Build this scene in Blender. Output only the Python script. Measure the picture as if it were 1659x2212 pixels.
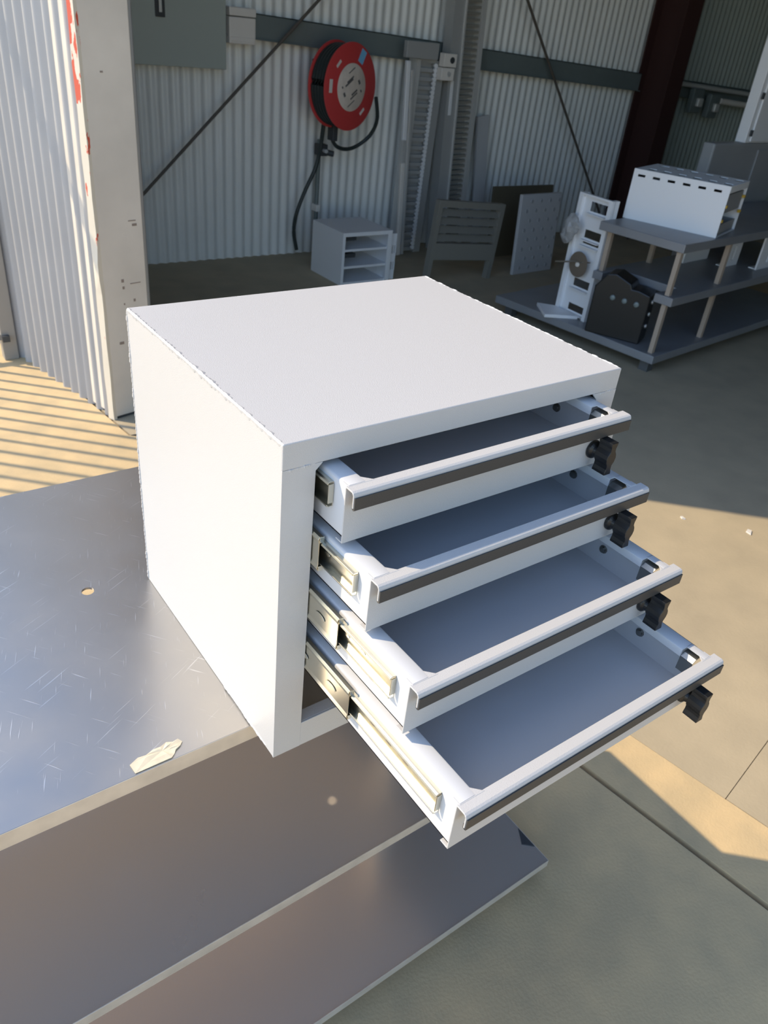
import bpy, bmesh, math, random
from math import sin, cos, pi, radians
from mathutils import Matrix, Vector
random.seed(7)

# ------------------------------------------------------------------ scene, camera, sky, sun, exposure
for o in list(bpy.data.objects):
    bpy.data.objects.remove(o, do_unlink=True)
scene = bpy.context.scene
COL = scene.collection

CAM = Vector((-0.33114, -0.57208, 0.80434))
RX = Vector((0.8102957, -0.5777696, 0.0979957))       # camera right
RY = Vector((-0.2465857, -0.4878525, -0.8373741))     # camera down
RZ = Vector((0.5316168, 0.6543563, -0.5377746))       # camera forward
cam_data = bpy.data.cameras.new('camera')
cam = bpy.data.objects.new('camera', cam_data)
COL.objects.link(cam)
cam.matrix_world = Matrix(((RX.x, -RY.x, -RZ.x, CAM.x), (RX.y, -RY.y, -RZ.y, CAM.y),
                           (RX.z, -RY.z, -RZ.z, CAM.z), (0, 0, 0, 1)))
cam_data.sensor_width = 36.0
cam_data.lens = 1668.72 / 2212 * 36.0
cam_data.clip_start = 0.02
cam_data.clip_end = 400
cam_data.dof.use_dof = True
cam_data.dof.focus_distance = 0.93
cam_data.dof.aperture_fstop = 13.0
scene.camera = cam

SUN_AZ, SUN_EL = radians(-43), radians(44)            # direction the light travels / height of the sun
world = bpy.data.worlds.new('sky')
scene.world = world
world.use_nodes = True
wn = world.node_tree.nodes
wl = world.node_tree.links
for n in list(wn):
    wn.remove(n)
sky = wn.new('ShaderNodeTexSky')
sky.sky_type = 'NISHITA'
sky.sun_disc = False
sky.sun_elevation = SUN_EL
sky.sun_rotation = radians(-47)
sky.air_density = 1.0
sky.dust_density = 0.4
sky.ozone_density = 1.5
bg = wn.new('ShaderNodeBackground')
bg.inputs['Strength'].default_value = 0.325
wo = wn.new('ShaderNodeOutputWorld')
wl.new(sky.outputs['Color'], bg.inputs['Color'])
wl.new(bg.outputs['Background'], wo.inputs['Surface'])

sun_data = bpy.data.lights.new('sun', 'SUN')
sun_data.energy = 4.2
sun_data.angle = radians(0.53)
sun_data.color = (1.0, 0.82, 0.57)
sun = bpy.data.objects.new('sun', sun_data)
COL.objects.link(sun)
LDIR = Vector((cos(SUN_AZ) * cos(SUN_EL), sin(SUN_AZ) * cos(SUN_EL), -sin(SUN_EL)))
sun.rotation_euler = LDIR.to_track_quat('-Z', 'Y').to_euler()
sun.location = (-4, 4, 6)

scene.view_settings.view_transform = 'Standard'
scene.view_settings.look = 'None'
scene.view_settings.gamma = 1.0
scene.view_settings.use_curve_mapping = False
scene.view_settings.exposure = 0.08


# ------------------------------------------------------------------ materials
def srgb(r, g, b):
    f = lambda c: (c / 255 / 12.92) if c / 255 <= 0.04045 else ((c / 255 + 0.055) / 1.055) ** 2.4
    return (f(r), f(g), f(b), 1)


def mat(name, col, rough=0.5, metal=0.0, spec=0.5, var=0.0, vscale=6.0, vcol=None, bump=0.0, bscale=200.0,
        stretch=None, rvar=0.0, detail=4.0):
    m = bpy.data.materials.new(name)
    m.use_nodes = True
    nt = m.node_tree
    N, L = nt.nodes, nt.links
    b = N['Principled BSDF']
    c = col if len(col) == 4 else (*col, 1)
    b.inputs['Base Color'].default_value = c
    b.inputs['Roughness'].default_value = rough
    b.inputs['Metallic'].default_value = metal
    b.inputs['Specular IOR Level'].default_value = spec
    tc = N.new('ShaderNodeTexCoord')
    mp = N.new('ShaderNodeMapping')
    L.new(tc.outputs['Object'], mp.inputs['Vector'])
    if stretch:
        mp.inputs['Scale'].default_value = stretch
    if var > 0 or rvar > 0:
        nz = N.new('ShaderNodeTexNoise')
        nz.inputs['Scale'].default_value = vscale
        nz.inputs['Detail'].default_value = detail
        L.new(mp.outputs['Vector'], nz.inputs['Vector'])
        if var > 0:
            cr = N.new('ShaderNodeValToRGB')
            cr.color_ramp.elements[0].position = 0.32
            cr.color_ramp.elements[1].position = 0.68
            d = vcol if vcol else tuple(x * (1 - var) for x in c[:3]) + (1,)
            cr.color_ramp.elements[0].color = d if len(d) == 4 else (*d, 1)
            cr.color_ramp.elements[1].color = c
            L.new(nz.outputs['Fac'], cr.inputs['Fac'])
            L.new(cr.outputs['Color'], b.inputs['Base Color'])
        if rvar > 0:
            mr = N.new('ShaderNodeMapRange')
            mr.inputs['From Min'].default_value = 0.3
            mr.inputs['From Max'].default_value = 0.7
            mr.inputs['To Min'].default_value = max(0.02, rough - rvar)
            mr.inputs['To Max'].default_value = rough + rvar
            L.new(nz.outputs['Fac'], mr.inputs['Value'])
            L.new(mr.outputs['Result'], b.inputs['Roughness'])
    if bump > 0:
        n2 = N.new('ShaderNodeTexNoise')
        n2.inputs['Scale'].default_value = bscale
        n2.inputs['Detail'].default_value = 2.0
        L.new(mp.outputs['Vector'], n2.inputs['Vector'])
        bp = N.new('ShaderNodeBump')
        bp.inputs['Strength'].default_value = bump
        bp.inputs['Distance'].default_value = 0.002
        L.new(n2.outputs['Fac'], bp.inputs['Height'])
        L.new(bp.outputs['Normal'], b.inputs['Normal'])
    return m


M = {}
M['powder'] = mat('white_powder_coat', (0.57, 0.56, 0.545), 0.42, 0, 0.4, bump=0.18, bscale=900)
M['powder_lifted'] = mat('white_powder_coat_lifted', (0.64, 0.645, 0.65), 0.34, 0, 0.45, bump=0.05, bscale=900)  # same white paint, smoother and lightened to brighten the shaded trays
M['rubber'] = mat('black_edge_strip', (0.055, 0.053, 0.05), 0.5, bump=0.1, bscale=600)
M['plastic'] = mat('black_plastic', (0.012, 0.013, 0.014), 0.38)
M['zinc'] = mat('zinc_plated_steel', (0.62, 0.60, 0.51), 0.30, 1.0)
M['screw'] = mat('dark_zinc_screw', (0.30, 0.30, 0.28), 0.35, 1.0)
M['shelf_metal'] = mat('shelf_sheet_metal', (0.66, 0.60, 0.545), 0.26, 0.6, rvar=0.015, vscale=5)
M['bench_edge'] = mat('bench_edge_metal', (0.80, 0.74, 0.65), 0.4, 0.5, var=0.15, vscale=30)
M['tape'] = mat('masking_tape', (0.68, 0.60, 0.44), 0.7, var=0.15, vscale=60, bump=0.3, bscale=120)
M['outside'] = mat('yard_concrete', (0.71, 0.53, 0.295), 0.85, 0, 0.2, var=0.22, vscale=9, bump=0.35, bscale=130,
                   vcol=(0.58, 0.45, 0.265))
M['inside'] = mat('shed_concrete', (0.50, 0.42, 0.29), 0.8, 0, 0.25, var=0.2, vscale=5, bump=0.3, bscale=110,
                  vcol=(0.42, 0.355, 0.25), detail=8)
M['joint'] = mat('joint_sealant', (0.05, 0.055, 0.07), 0.7)
M['galv'] = mat('galvanised_sheet', (0.48, 0.48, 0.485), 0.5, 0.12, 0.5, var=0.08, vscale=2.2)
M['wall_in'] = mat('interior_sheet', (0.85, 0.86, 0.84), 0.45, 0.05, 0.5, var=0.08, vscale=1.4)
M['wall_green'] = mat('grey_green_sheet', (0.40, 0.45, 0.42), 0.45, 0.05, 0.5, var=0.08, vscale=1.4)
M['girt'] = mat('dark_galv_girt', (0.20, 0.24, 0.24), 0.5, 0.2, var=0.15, vscale=3)
M['roof'] = mat('roof_sheet', (0.06, 0.06, 0.06), 0.6, 0.2)
M['jamb'] = mat('beige_painted_steel', (0.80, 0.735, 0.64), 0.55, 0, 0.4, var=0.14, vscale=4)
M['column'] = mat('maroon_painted_steel', (0.055, 0.024, 0.022), 0.6, 0, 0.3)
M['fence'] = mat('fence_grey', (0.33, 0.31, 0.28), 0.5, 0.2)
M['board'] = mat('grey_green_board', (0.42, 0.465, 0.43), 0.5)
M['offwhite'] = mat('off_white_plastic', (0.80, 0.76, 0.71), 0.45)
M['dark'] = mat('dark_grey', (0.05, 0.055, 0.06), 0.5)
M['red'] = mat('red_painted_steel', (0.62, 0.06, 0.06), 0.42)
M['hose'] = mat('black_hose', (0.025, 0.035, 0.035), 0.5)
M['disc'] = mat('cream_label', (0.80, 0.70, 0.61), 0.6, var=0.15, vscale=18)
M['ink'] = mat('label_ink', (0.12, 0.11, 0.11), 0.7)
M['blue'] = mat('blue_sticker', (0.20, 0.52, 0.80), 0.45)
M['whitepaint'] = mat('white_paint', (0.84, 0.85, 0.87), 0.45)
M['greypaint'] = mat('grey_paint', (0.34, 0.345, 0.35), 0.5, var=0.08, vscale=4)
M['alu'] = mat('aluminium_strip', (0.72, 0.72, 0.71), 0.38, 0.4)
M['alu_dark'] = mat('aluminium_dull', (0.46, 0.47, 0.47), 0.5, 0.3)
M['tabletop'] = mat('steel_table', (0.30, 0.31, 0.33), 0.42, 0.3, var=0.1, vscale=6)
M['tabledark'] = mat('steel_table_dark', (0.10, 0.105, 0.11), 0.5, 0.2)
M['post'] = mat('tan_post', (0.42, 0.34, 0.27), 0.5)
M['brownboard'] = mat('brown_board', (0.12, 0.10, 0.065), 0.7)
M['louvre'] = mat('louvre_grey', (0.22, 0.215, 0.19), 0.55)
M['perf'] = mat('pale_perforated_sheet', (0.52, 0.53, 0.55), 0.55)
M['perf_shaded'] = mat('dimple_shade_grey', (0.36, 0.37, 0.39), 0.6)  # sheet colour darkened to paint shade into the dimples; the discs are raised
M['yellow'] = mat('yellow_plastic', (0.65, 0.42, 0.05), 0.45)
M['disc_brown'] = mat('abrasive_brown', (0.17, 0.135, 0.10), 0.75)
M['film'] = mat('crumpled_film', (0.42, 0.43, 0.44), 0.35, var=0.4, vscale=25)
M['rod'] = mat('bright_rod', (0.75, 0.74, 0.72), 0.25, 1.0)
M['brace'] = mat('brace_rod', (0.11, 0.095, 0.08), 0.6)
M['chip'] = mat('pale_chip', (0.75, 0.72, 0.68), 0.6)


def flaking():
    m = mat('flaking_red_and_cream_paint', (0.82, 0.76, 0.64), 0.6)
    nt = m.node_tree
    N, L = nt.nodes, nt.links
    b = N['Principled BSDF']
    tc = N.new('ShaderNodeTexCoord')
    mp = N.new('ShaderNodeMapping')
    mp.inputs['Scale'].default_value = (1, 1, 0.28)
    L.new(tc.outputs['Object'], mp.inputs['Vector'])
    nz = N.new('ShaderNodeTexNoise')
    nz.inputs['Scale'].default_value = 34
    nz.inputs['Detail'].default_value = 5
    L.new(mp.outputs['Vector'], nz.inputs['Vector'])
    sp = N.new('ShaderNodeSeparateXYZ')
    L.new(tc.outputs['Object'], sp.inputs['Vector'])
    mr = N.new('ShaderNodeMapRange')             # more of the old red is left higher up
    mr.inputs['From Min'].default_value = -0.2
    mr.inputs['From Max'].default_value = 0.75
    mr.inputs['To Min'].default_value = 0.70
    mr.inputs['To Max'].default_value = 0.47
    L.new(sp.outputs['Z'], mr.inputs['Value'])
    gt = N.new('ShaderNodeMath')
    gt.operation = 'GREATER_THAN'
    L.new(nz.outputs['Fac'], gt.inputs[0])
    L.new(mr.outputs['Result'], gt.inputs[1])
    mx = N.new('ShaderNodeMix')
    mx.data_type = 'RGBA'
    mx.inputs['A'].default_value = (0.80, 0.73, 0.60, 1)
    mx.inputs['B'].default_value = (0.72, 0.13, 0.075, 1)
    L.new(gt.outputs[0], mx.inputs['Factor'])
    L.new(mx.outputs['Result'], b.inputs['Base Color'])
    return m


def scratched():
    m = mat('scratched_aluminium', (0.5, 0.5, 0.5), 0.34, 0.9, 0.5, rvar=0.05, vscale=9)
    nt = m.node_tree
    N, L = nt.nodes, nt.links
    b = N['Principled BSDF']
    tc = N.new('ShaderNodeTexCoord')
    bumps = []
    for rot, sc in ((0.9, (14, 240, 1)), (-0.5, (9, 230, 1)), (1.9, (22, 320, 1))):
        mp = N.new('ShaderNodeMapping')
        rt = N.new('ShaderNodeMapping')
        rt.inputs['Rotation'].default_value = (0, 0, rot)
        L.new(tc.outputs['Object'], rt.inputs['Vector'])
        mp.inputs['Scale'].default_value = sc
        L.new(rt.outputs['Vector'], mp.inputs['Vector'])
        nz = N.new('ShaderNodeTexNoise')
        nz.inputs['Scale'].default_value = 1.0
        nz.inputs['Detail'].default_value = 1.0
        L.new(mp.outputs['Vector'], nz.inputs['Vector'])
        r = N.new('ShaderNodeMapRange')
        r.inputs['From Min'].default_value = 0.70
        r.inputs['From Max'].default_value = 0.78
        L.new(nz.outputs['Fac'], r.inputs['Value'])
        bumps.append(r.outputs['Result'])
    a = N.new('ShaderNodeMath'); a.operation = 'ADD'
    L.new(bumps[0], a.inputs[0]); L.new(bumps[1], a.inputs[1])
    a2 = N.new('ShaderNodeMath'); a2.operation = 'ADD'
    L.new(a.outputs[0], a2.inputs[0]); L.new(bumps[2], a2.inputs[1])
    bp = N.new('ShaderNodeBump')
    bp.inputs['Strength'].default_value = 0.12
    bp.inputs['Distance'].default_value = 0.001
    L.new(a2.outputs[0], bp.inputs['Height'])
    # patchy oxide: slightly uneven sheen
    n3 = N.new('ShaderNodeTexNoise')
    n3.inputs['Scale'].default_value = 14
    n3.inputs['Detail'].default_value = 6
    L.new(tc.outputs['Object'], n3.inputs['Vector'])
    bp2 = N.new('ShaderNodeBump')
    bp2.inputs['Strength'].default_value = 0.05
    bp2.inputs['Distance'].default_value = 0.004
    L.new(n3.outputs['Fac'], bp2.inputs['Height'])
    L.new(bp2.outputs['Normal'], bp.inputs['Normal'])
    L.new(bp.outputs['Normal'], b.inputs['Normal'])
    mx = N.new('ShaderNodeMix')
    mx.data_type = 'RGBA'
    mx.inputs['A'].default_value = (0.40, 0.385, 0.365, 1)
    mx.inputs['B'].default_value = (0.55, 0.54, 0.52, 1)
    L.new(a2.outputs[0], mx.inputs['Factor'])
    L.new(mx.outputs['Result'], b.inputs['Base Color'])
    return m


M['flake'] = flaking()
M['benchtop'] = scratched()


# ------------------------------------------------------------------ mesh helpers
class MB:
    def __init__(self, T=None):
        self.v, self.f, self.T = [], [], T

    def add(self, vs, fs):
        o = len(self.v)
        for p in vs:
            p = Vector(p)
            self.v.append(tuple(self.T @ p if self.T else p))
        for f in fs:
            self.f.append(tuple(i + o for i in f))

    def box(self, x0, x1, y0, y1, z0, z1):
        vs = [(x, y, z) for z in (z0, z1) for y in (y0, y1) for x in (x0, x1)]
        self.add(vs, [(0, 2, 3, 1), (4, 5, 7, 6), (0, 1, 5, 4), (2, 6, 7, 3), (0, 4, 6, 2), (1, 3, 7, 5)])
        return self

    def prism(self, poly, a, b, axis='z'):
        """closed 2-D polygon swept from a to b along an axis"""
        n = len(poly)
        g = {'z': lambda p, t: (p[0], p[1], t), 'y': lambda p, t: (p[0], t, p[1]), 'x': lambda p, t: (t, p[0], p[1])}[axis]
        vs = [g(p, a) for p in poly] + [g(p, b) for p in poly]
        fs = [(i, (i + 1) % n, (i + 1) % n + n, i + n) for i in range(n)]
        fs += [tuple(range(n - 1, -1, -1)), tuple(range(n, 2 * n))]
        self.add(vs, fs)
        return self

    def strip(self, pts, t, a, b, axis='y'):
        """open 2-D polyline given thickness t, swept from a to b"""
        n = len(pts)
        P = [Vector((p[0], p[1])) for p in pts]
        nor = []
        for i in range(n):
            d = (P[min(i + 1, n - 1)] - P[max(i - 1, 0)])
            d.normalize()
            nor.append(Vector((-d.y, d.x)))
        q = [(p.x, p.y) for p in P] + [((P[i] + nor[i] * t).x, (P[i] + nor[i] * t).y) for i in range(n - 1, -1, -1)]
        m = len(q)
        g = {'z': lambda p, s: (p[0], p[1], s), 'y': lambda p, s: (p[0], s, p[1]), 'x': lambda p, s: (s, p[0], p[1])}[axis]
        vs = [g(p, a) for p in q] + [g(p, b) for p in q]
        fs = [(i, (i + 1) % m, (i + 1) % m + m, i + m) for i in range(m)]
        for i in range(n - 1):
            fs.append((i, m - 1 - i, m - 2 - i, i + 1))
            fs.append((i + m, i + 1 + m, m - 2 - i + m, m - 1 - i + m))
        self.add(vs, fs)
        return self

    def tube(self, path, r, n=10, closed=False, caps=True):
        P = [Vector(p) for p in path]
        k = len(P)
        rings = []
        up = Vector((0, 0, 1))
        for i in range(k):
            if closed:
                d = P[(i + 1) % k] - P[i - 1]
            else:
                d = P[min(i + 1, k - 1)] - P[max(i - 1, 0)]
            d.normalize()
            u = up.cross(d)
            if u.length < 0.05:
                u = Vector((1, 0, 0)).cross(d)
            u.normalize()
            w = d.cross(u)
            rr = r[i] if isinstance(r, (list, tuple)) else r
            rings.append([P[i] + (u * cos(2 * pi * j / n) + w * sin(2 * pi * j / n)) * rr for j in range(n)])
        vs = [tuple(p) for ring in rings for p in ring]
        fs = []
        for i in range(k if closed else k - 1):
            a, b = i * n, ((i + 1) % k) * n
            for j in range(n):
                fs.append((a + j, a + (j + 1) % n, b + (j + 1) % n, b + j))
        if caps and not closed:
            fs += [tuple(range(n - 1, -1, -1)), tuple(range((k - 1) * n, k * n))]
        self.add(vs, fs)
        return self

    def lathe(self, prof, n=40, axis='y'):
        """(radius, offset) profile turned round an axis through the origin"""
        vs, fs = [], []
        for r, h in prof:
            for j in range(n):
                a = 2 * pi * j / n
                vs.append((r * cos(a), h, r * sin(a)) if axis == 'y' else (r * cos(a), r * sin(a), h))
        k = len(prof)
        for i in range(k - 1):
            for j in range(n):
                fs.append((i * n + j, i * n + (j + 1) % n, (i + 1) * n + (j + 1) % n, (i + 1) * n + j))
        fs += [tuple(range(n)), tuple(range((k - 1) * n, k * n))]
        self.add(vs, fs)
        return self

    def build(self, name, m, parent=None, bevel=0.0, smooth=False, seg=2):
        me = bpy.data.meshes.new(name)
        me.from_pydata(self.v, [], self.f)
        bm = bmesh.new()
        bm.from_mesh(me)
        bmesh.ops.recalc_face_normals(bm, faces=bm.faces)
        bm.to_mesh(me)
        bm.free()
        me.materials.append(M[m] if isinstance(m, str) else m)
        o = bpy.data.objects.new(name, me)
        COL.objects.link(o)
        if smooth:
            for p in me.polygons:
                p.use_smooth = True
            try:
                me.set_sharp_from_angle(angle=radians(40))
            except Exception:
                pass
        if bevel:
            md = o.modifiers.new('edge', 'BEVEL')
            md.width = bevel
            md.segments = seg
            md.limit_method = 'ANGLE'
            md.angle_limit = radians(40)
            md.harden_normals = False
        if parent:
            o.parent = parent
            o.matrix_parent_inverse = parent.matrix_world.inverted()
        return o


def link_copy(src, name, parent, loc=None):
    o = src.copy()
    o.name = name
    COL.objects.link(o)
    if parent:
        o.parent = parent
        o.matrix_parent_inverse = parent.matrix_world.inverted()
    if loc is not None:
        o.location = loc
    return o


def thing(name, label, cat, loc=(0, 0, 0), group=None):
    o = bpy.data.objects.new(name, None)
    o.empty_display_size = 0.1
    COL.objects.link(o)
    o.location = loc
    o.matrix_world = Matrix.Translation(loc)
    o['label'] = label
    o['category'] = cat
    if group:
        o['group'] = group
    return o


def tag(o, label, cat, group=None):
    o['label'] = label
    o['category'] = cat
    if group:
        o['group'] = group
    return o


def struct(o, label=None, cat=None):
    o['kind'] = 'structure'
    if label:
        o['label'] = label
    if cat:
        o['category'] = cat
    return o


def frame(ox, oy, oz, heading):
    return Matrix.Translation((ox, oy, oz)) @ Matrix.Rotation(radians(heading), 4, 'Z')


G = -0.87                                             # ground level; the bench top is z = 0

# ------------------------------------------------------------------ setting: yard, shed floor, walls, roof
# door line of the shed: from the jamb to the front of the yard
DL0, DL1 = Vector((0.83, 2.66)), Vector((2.38, -6.0))


def door_x(y):
    t = (2.66 - y) / (2.66 + 6.0)
    return DL0.x + (DL1.x - DL0.x) * t


base = struct(MB().box(-40, 40, -40, 40, G - 0.30, G - 0.02).build('floor_1', 'joint'), 'dark bedding showing in the gaps between concrete slabs', 'ground')
yard = base


def poly_slab(name, pts, m, parent):
    return MB().prism(pts, G - 0.019, G, 'z').build(name, m, parent)


jx = lambda y: 1.07 + (0.143 - y) * 0.1477            # saw-cut joint in the yard slab
g1, g2 = 0.009, 0.0006
poly_slab('yard_slab', [(-40, -40), (jx(-40) - g1, -40), (jx(2.45) - g1, 2.45), (0.66, 2.50), (0.40, 4.9), (0.40, 40), (-40, 40)], 'outside', yard)
poly_slab('yard_slab', [(jx(-40) + g1, -40), (door_x(-40) - g2, -40), (door_x(2.45) - g2, 2.45), (jx(2.45) + g1, 2.45)], 'outside', yard)
fl = struct(MB().box(0.3, 40, -39.9, 39.9, G - 0.0199, G - 0.0191).build('floor', 'joint'), 'concrete floor of the shed', 'floor')
iy = lambda x: -0.115 + (x - 1.352) * 0.179           # joint across the shed floor
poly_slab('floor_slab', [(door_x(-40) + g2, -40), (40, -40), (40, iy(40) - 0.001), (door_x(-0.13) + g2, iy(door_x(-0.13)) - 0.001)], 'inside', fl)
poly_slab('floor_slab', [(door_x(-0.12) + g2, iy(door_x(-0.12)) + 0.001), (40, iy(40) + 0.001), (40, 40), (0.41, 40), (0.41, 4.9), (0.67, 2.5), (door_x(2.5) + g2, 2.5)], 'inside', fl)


def sheet_mesh(length, pitch, amp, h, seg=8):
    """corrugated sheet in local x (0..length), z 0..h, thin"""
    n = int(round(length / pitch)) * seg
    mb = MB()
    pts = [(length * i / n, amp * cos(2 * pi * (length * i / n) / pitch)) for i in range(n + 1)]
    mb.strip(pts, 0.0012, 0, h, 'z')
    return mb


# back (long) wall of the shed, along x at y = 4.94
wall_back = struct(MB().box(0.15, 12.6, 5.06, 5.10, G, 3.0).build('wall_back', 'wall_in'), 'corrugated steel back wall of the shed', 'wall')
proto = sheet_mesh(0.76, 0.076, 0.009, 3.85).build('sheet', 'wall_in', wall_back, smooth=True)
proto.location = (0.20, 4.95, G)
green = sheet_mesh(0.76, 0.076, 0.009, 3.85).build('sheet', 'wall_green', wall_back, smooth=True)
green.location = (0.20 + 0.76 * 9, 4.952, G)
for i in range(1, 16):
    if i != 9:
        link_copy(proto if i < 9 else green, 'sheet', wall_back, (0.20 + 0.76 * i, 4.95 + (0.002 if i % 2 else 0), G))

# outer wall left of the door (sunlit, seen from outside)
WP, WH = Vector((0.525, 3.341)), -78.2
wd = Vector((cos(radians(WH)), sin(radians(WH))))
S1 = 0.652                                            # end of the sheets at the jamb
wall_left = struct(MB(frame(WP.x, WP.y, 0, WH)).box(-1.7, S1, 0.05, 0.09, G, 3.0).build('wall_left', 'wall_in'), 'galvanised corrugated outer wall beside the door jamb', 'wall')
sh = sheet_mesh(0.76, 0.076, 0.0125, 3.87, 14).build('sheet', 'galv', wall_left, smooth=True)
for k in range(3):
    o = sh if k == 0 else link_copy(sh, 'sheet', wall_left)
    s0 = S1 - 0.76 * (k + 1)
    o.matrix_world = frame(WP.x + wd.x * s0, WP.y + wd.y * s0, G, WH)
# remaining shell, unseen; near wall drawn in and surfaces darkened to dim the interior
struct(MB().box(12.6, 12.7, -8, 5.1, G, 3.0).build('wall_right', 'girt'), 'far end wall of the shed', 'wall')
struct(MB().box(1.95, 12.7, -3.1, -3.0, G, 3.0).build('wall_front', 'girt'), 'near side wall of the shed', 'wall')
struct(MB().prism([(0.10, 5.12), (0.72, 2.5), (2.40, -6.1), (12.7, -6.1), (12.7, 5.12)], 3.0, 3.06, 'z').build('ceiling', 'roof'), 'steel roof over the shed', 'ceiling')

# door jamb: beige folded steel post with a flaking painted corner flashing and a track angle
JT = frame(WP.x + wd.x * 0.685, WP.y + wd.y * 0.685, 0, WH + 90)
jamb = struct(MB(JT).box(0.0, 0.205, 0.0, 0.20, G + 0.012, 3.0).build('trim_1', 'jamb', bevel=0.004), 'beige painted steel door jamb with scuffs', 'door jamb')
MB(JT).box(0.206, 0.236, 0.03, 0.05, G, 3.0).box(0.232, 0.236, 0.03, 0.12, G, 3.0).build('track_angle', 'alu_dark', jamb)
MB(JT).box(0.006, 0.199, 0.006, 0.19, G, G + 0.012).build('foot_gap_shade', 'dark', jamb)  # dark block painted in for the shaded gap under the jamb
mbf = MB(frame(WP.x, WP.y, G, WH))
NZ = 60
vs, fs = [], []
for i in range(NZ + 1):
    z = 3.87 * i / NZ
    dent = 0.016 * math.exp(-((z - 0.68) / 0.05) ** 2) + 0.003 * sin(z * 21)
    vs += [(0.650, -0.016, z), (0.655 + dent, -0.020, z), (0.688, -0.012 - dent * 0.4, z), (0.6845, 0.006, z), (0.650, 0.006, z)]
for i in range(NZ):
    for j in range(5):
        fs.append((i * 5 + j, i * 5 + (j + 1) % 5, (i + 1) * 5 + (j + 1) % 5, (i + 1) * 5 + j))
fs += [(0, 1, 2, 3, 4), tuple(NZ * 5 + k for k in range(5))]
mbf.add(vs, fs)
fo = mbf.build('painted_flashing', 'flake', jamb)
fo['label'] = 'cream corner flashing with flaking red paint'
# scuff marks on the jamb (thin raised scrapes of dark rubbed paint)
scuff = MB(JT)
for (x, z, w, h) in ((0.075, 0.53, 0.012, 0.006), (0.155, -0.005, 0.035, 0.004), (0.165, -0.022, 0.022, 0.010), (0.090, -0.245, 0.012, 0.014),
                     (0.092, -0.275, 0.010, 0.012), (0.150, -0.262, 0.05, 0.004), (0.14, -0.335, 0.010, 0.012), (0.09, -0.345, 0.006, 0.008), (0.062, -0.515, 0.022, 0.012)):
    scuff.box(x - w / 2, x + w / 2, -0.0008, 0.0, z - h / 2, z + h / 2)
scuff.build('scuff_marks', mat('rubbed_paint', (0.30, 0.24, 0.20), 0.7), jamb)

# ------------------------------------------------------------------ hero: the white drawer cabinet
W, D, H = 0.503, 0.419, 0.45
OX0, OX1, OZ0, OZ1 = 0.039, 0.466, 0.042, 0.420       # face opening
cab = thing('drawer_cabinet', 'white powder-coated drawer cabinet with four staggered open drawers on the bench', 'drawer cabinet')
t = 0.003
MB().box(0, t, 0.001, D, 0, H - 0.001).build('side_panel', 'powder', cab, bevel=0.0012)
MB().box(W - t, W, 0.001, D, 0, H - 0.001).build('side_panel', 'powder', cab, bevel=0.0012)
MB().box(t, W - t, D - t, D, 0, H - t).build('back_panel', 'powder', cab)
MB().box(0.0005, W - 0.0005, 0, D, H - t, H).build('top_panel', 'powder', cab, bevel=0.0015, seg=3)
MB().box(t, W - t, 0.003, D - t, 0, t).build('bottom_panel', 'powder', cab)
c = 0.008
ff = 0.0025
st = MB()
st.prism([(0, 0), (OX0, 0), (OX0, OZ1 - c), (OX0 + c, OZ1), (OX0 + c, OZ1 + 0.0005), (0, OZ1 + 0.0005)], 0, ff, 'y')
st.box(OX0 - 0.002, OX0, ff, 0.02, OZ0, OZ1 - c)
st.build('frame_stile', 'powder', cab, bevel=0.0008)
st = MB()
st.prism([(W, 0), (OX1, 0), (OX1, OZ1 - c), (OX1 - c, OZ1), (OX1 - c, OZ1 + 0.0005), (W, OZ1 + 0.0005)], 0, ff, 'y')
st.box(OX1, OX1 + 0.002, ff, 0.02, OZ0, OZ1 - c)
st.build('frame_stile', 'powder', cab, bevel=0.0008)
MB().box(0, W, 0, ff, OZ1 + 0.0005, H - 0.0005).box(OX0 + c, OX1 - c, ff, 0.02, OZ1, OZ1 + 0.002).build('frame_rail', 'powder', cab, bevel=0.0012)
MB().box(OX0, OX1, 0, ff, 0, OZ0).box(OX0, OX1, ff, 0.02, OZ0 - 0.002, OZ0).build('frame_rail', 'powder', cab, bevel=0.0008)


def bead(p0, p1, n, r, jitter=0.25, fill=1.25):
    """a run of overlapping weld ripples"""
    mb = MB()
    p0, p1 = Vector(p0), Vector(p1)
    d = (p1 - p0)
    step = d.length / n
    d.normalize()
    u = d.cross(Vector((0.3, 0.5, 0.81))).normalized()
    w = d.cross(u)
    for i in range(n):
        cpt = p0 + d * step * (i + 0.5)
        rr = r * (1 + random.uniform(-jitter, jitter))
        k = 6
        rings = []
        for h, s in ((-fill / 2, 0.55), (-0.1, 1.0), (fill / 2, 0.8)):
            rings.append([cpt + d * step * h + (u * cos(2 * pi * j / k) + w * sin(2 * pi * j / k)) * rr * s for j in range(k)])
        vs = [tuple(q) for ring in rings for q in ring]
        fs = []
        for a in range(2):
            for j in range(k):
                fs.append((a * k + j, a * k + (j + 1) % k, (a + 1) * k + (j + 1) % k, (a + 1) * k + j))
        fs += [tuple(range(k)), tuple(range(2 * k, 3 * k))]
        mb.add(vs, fs)
    return mb


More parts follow.
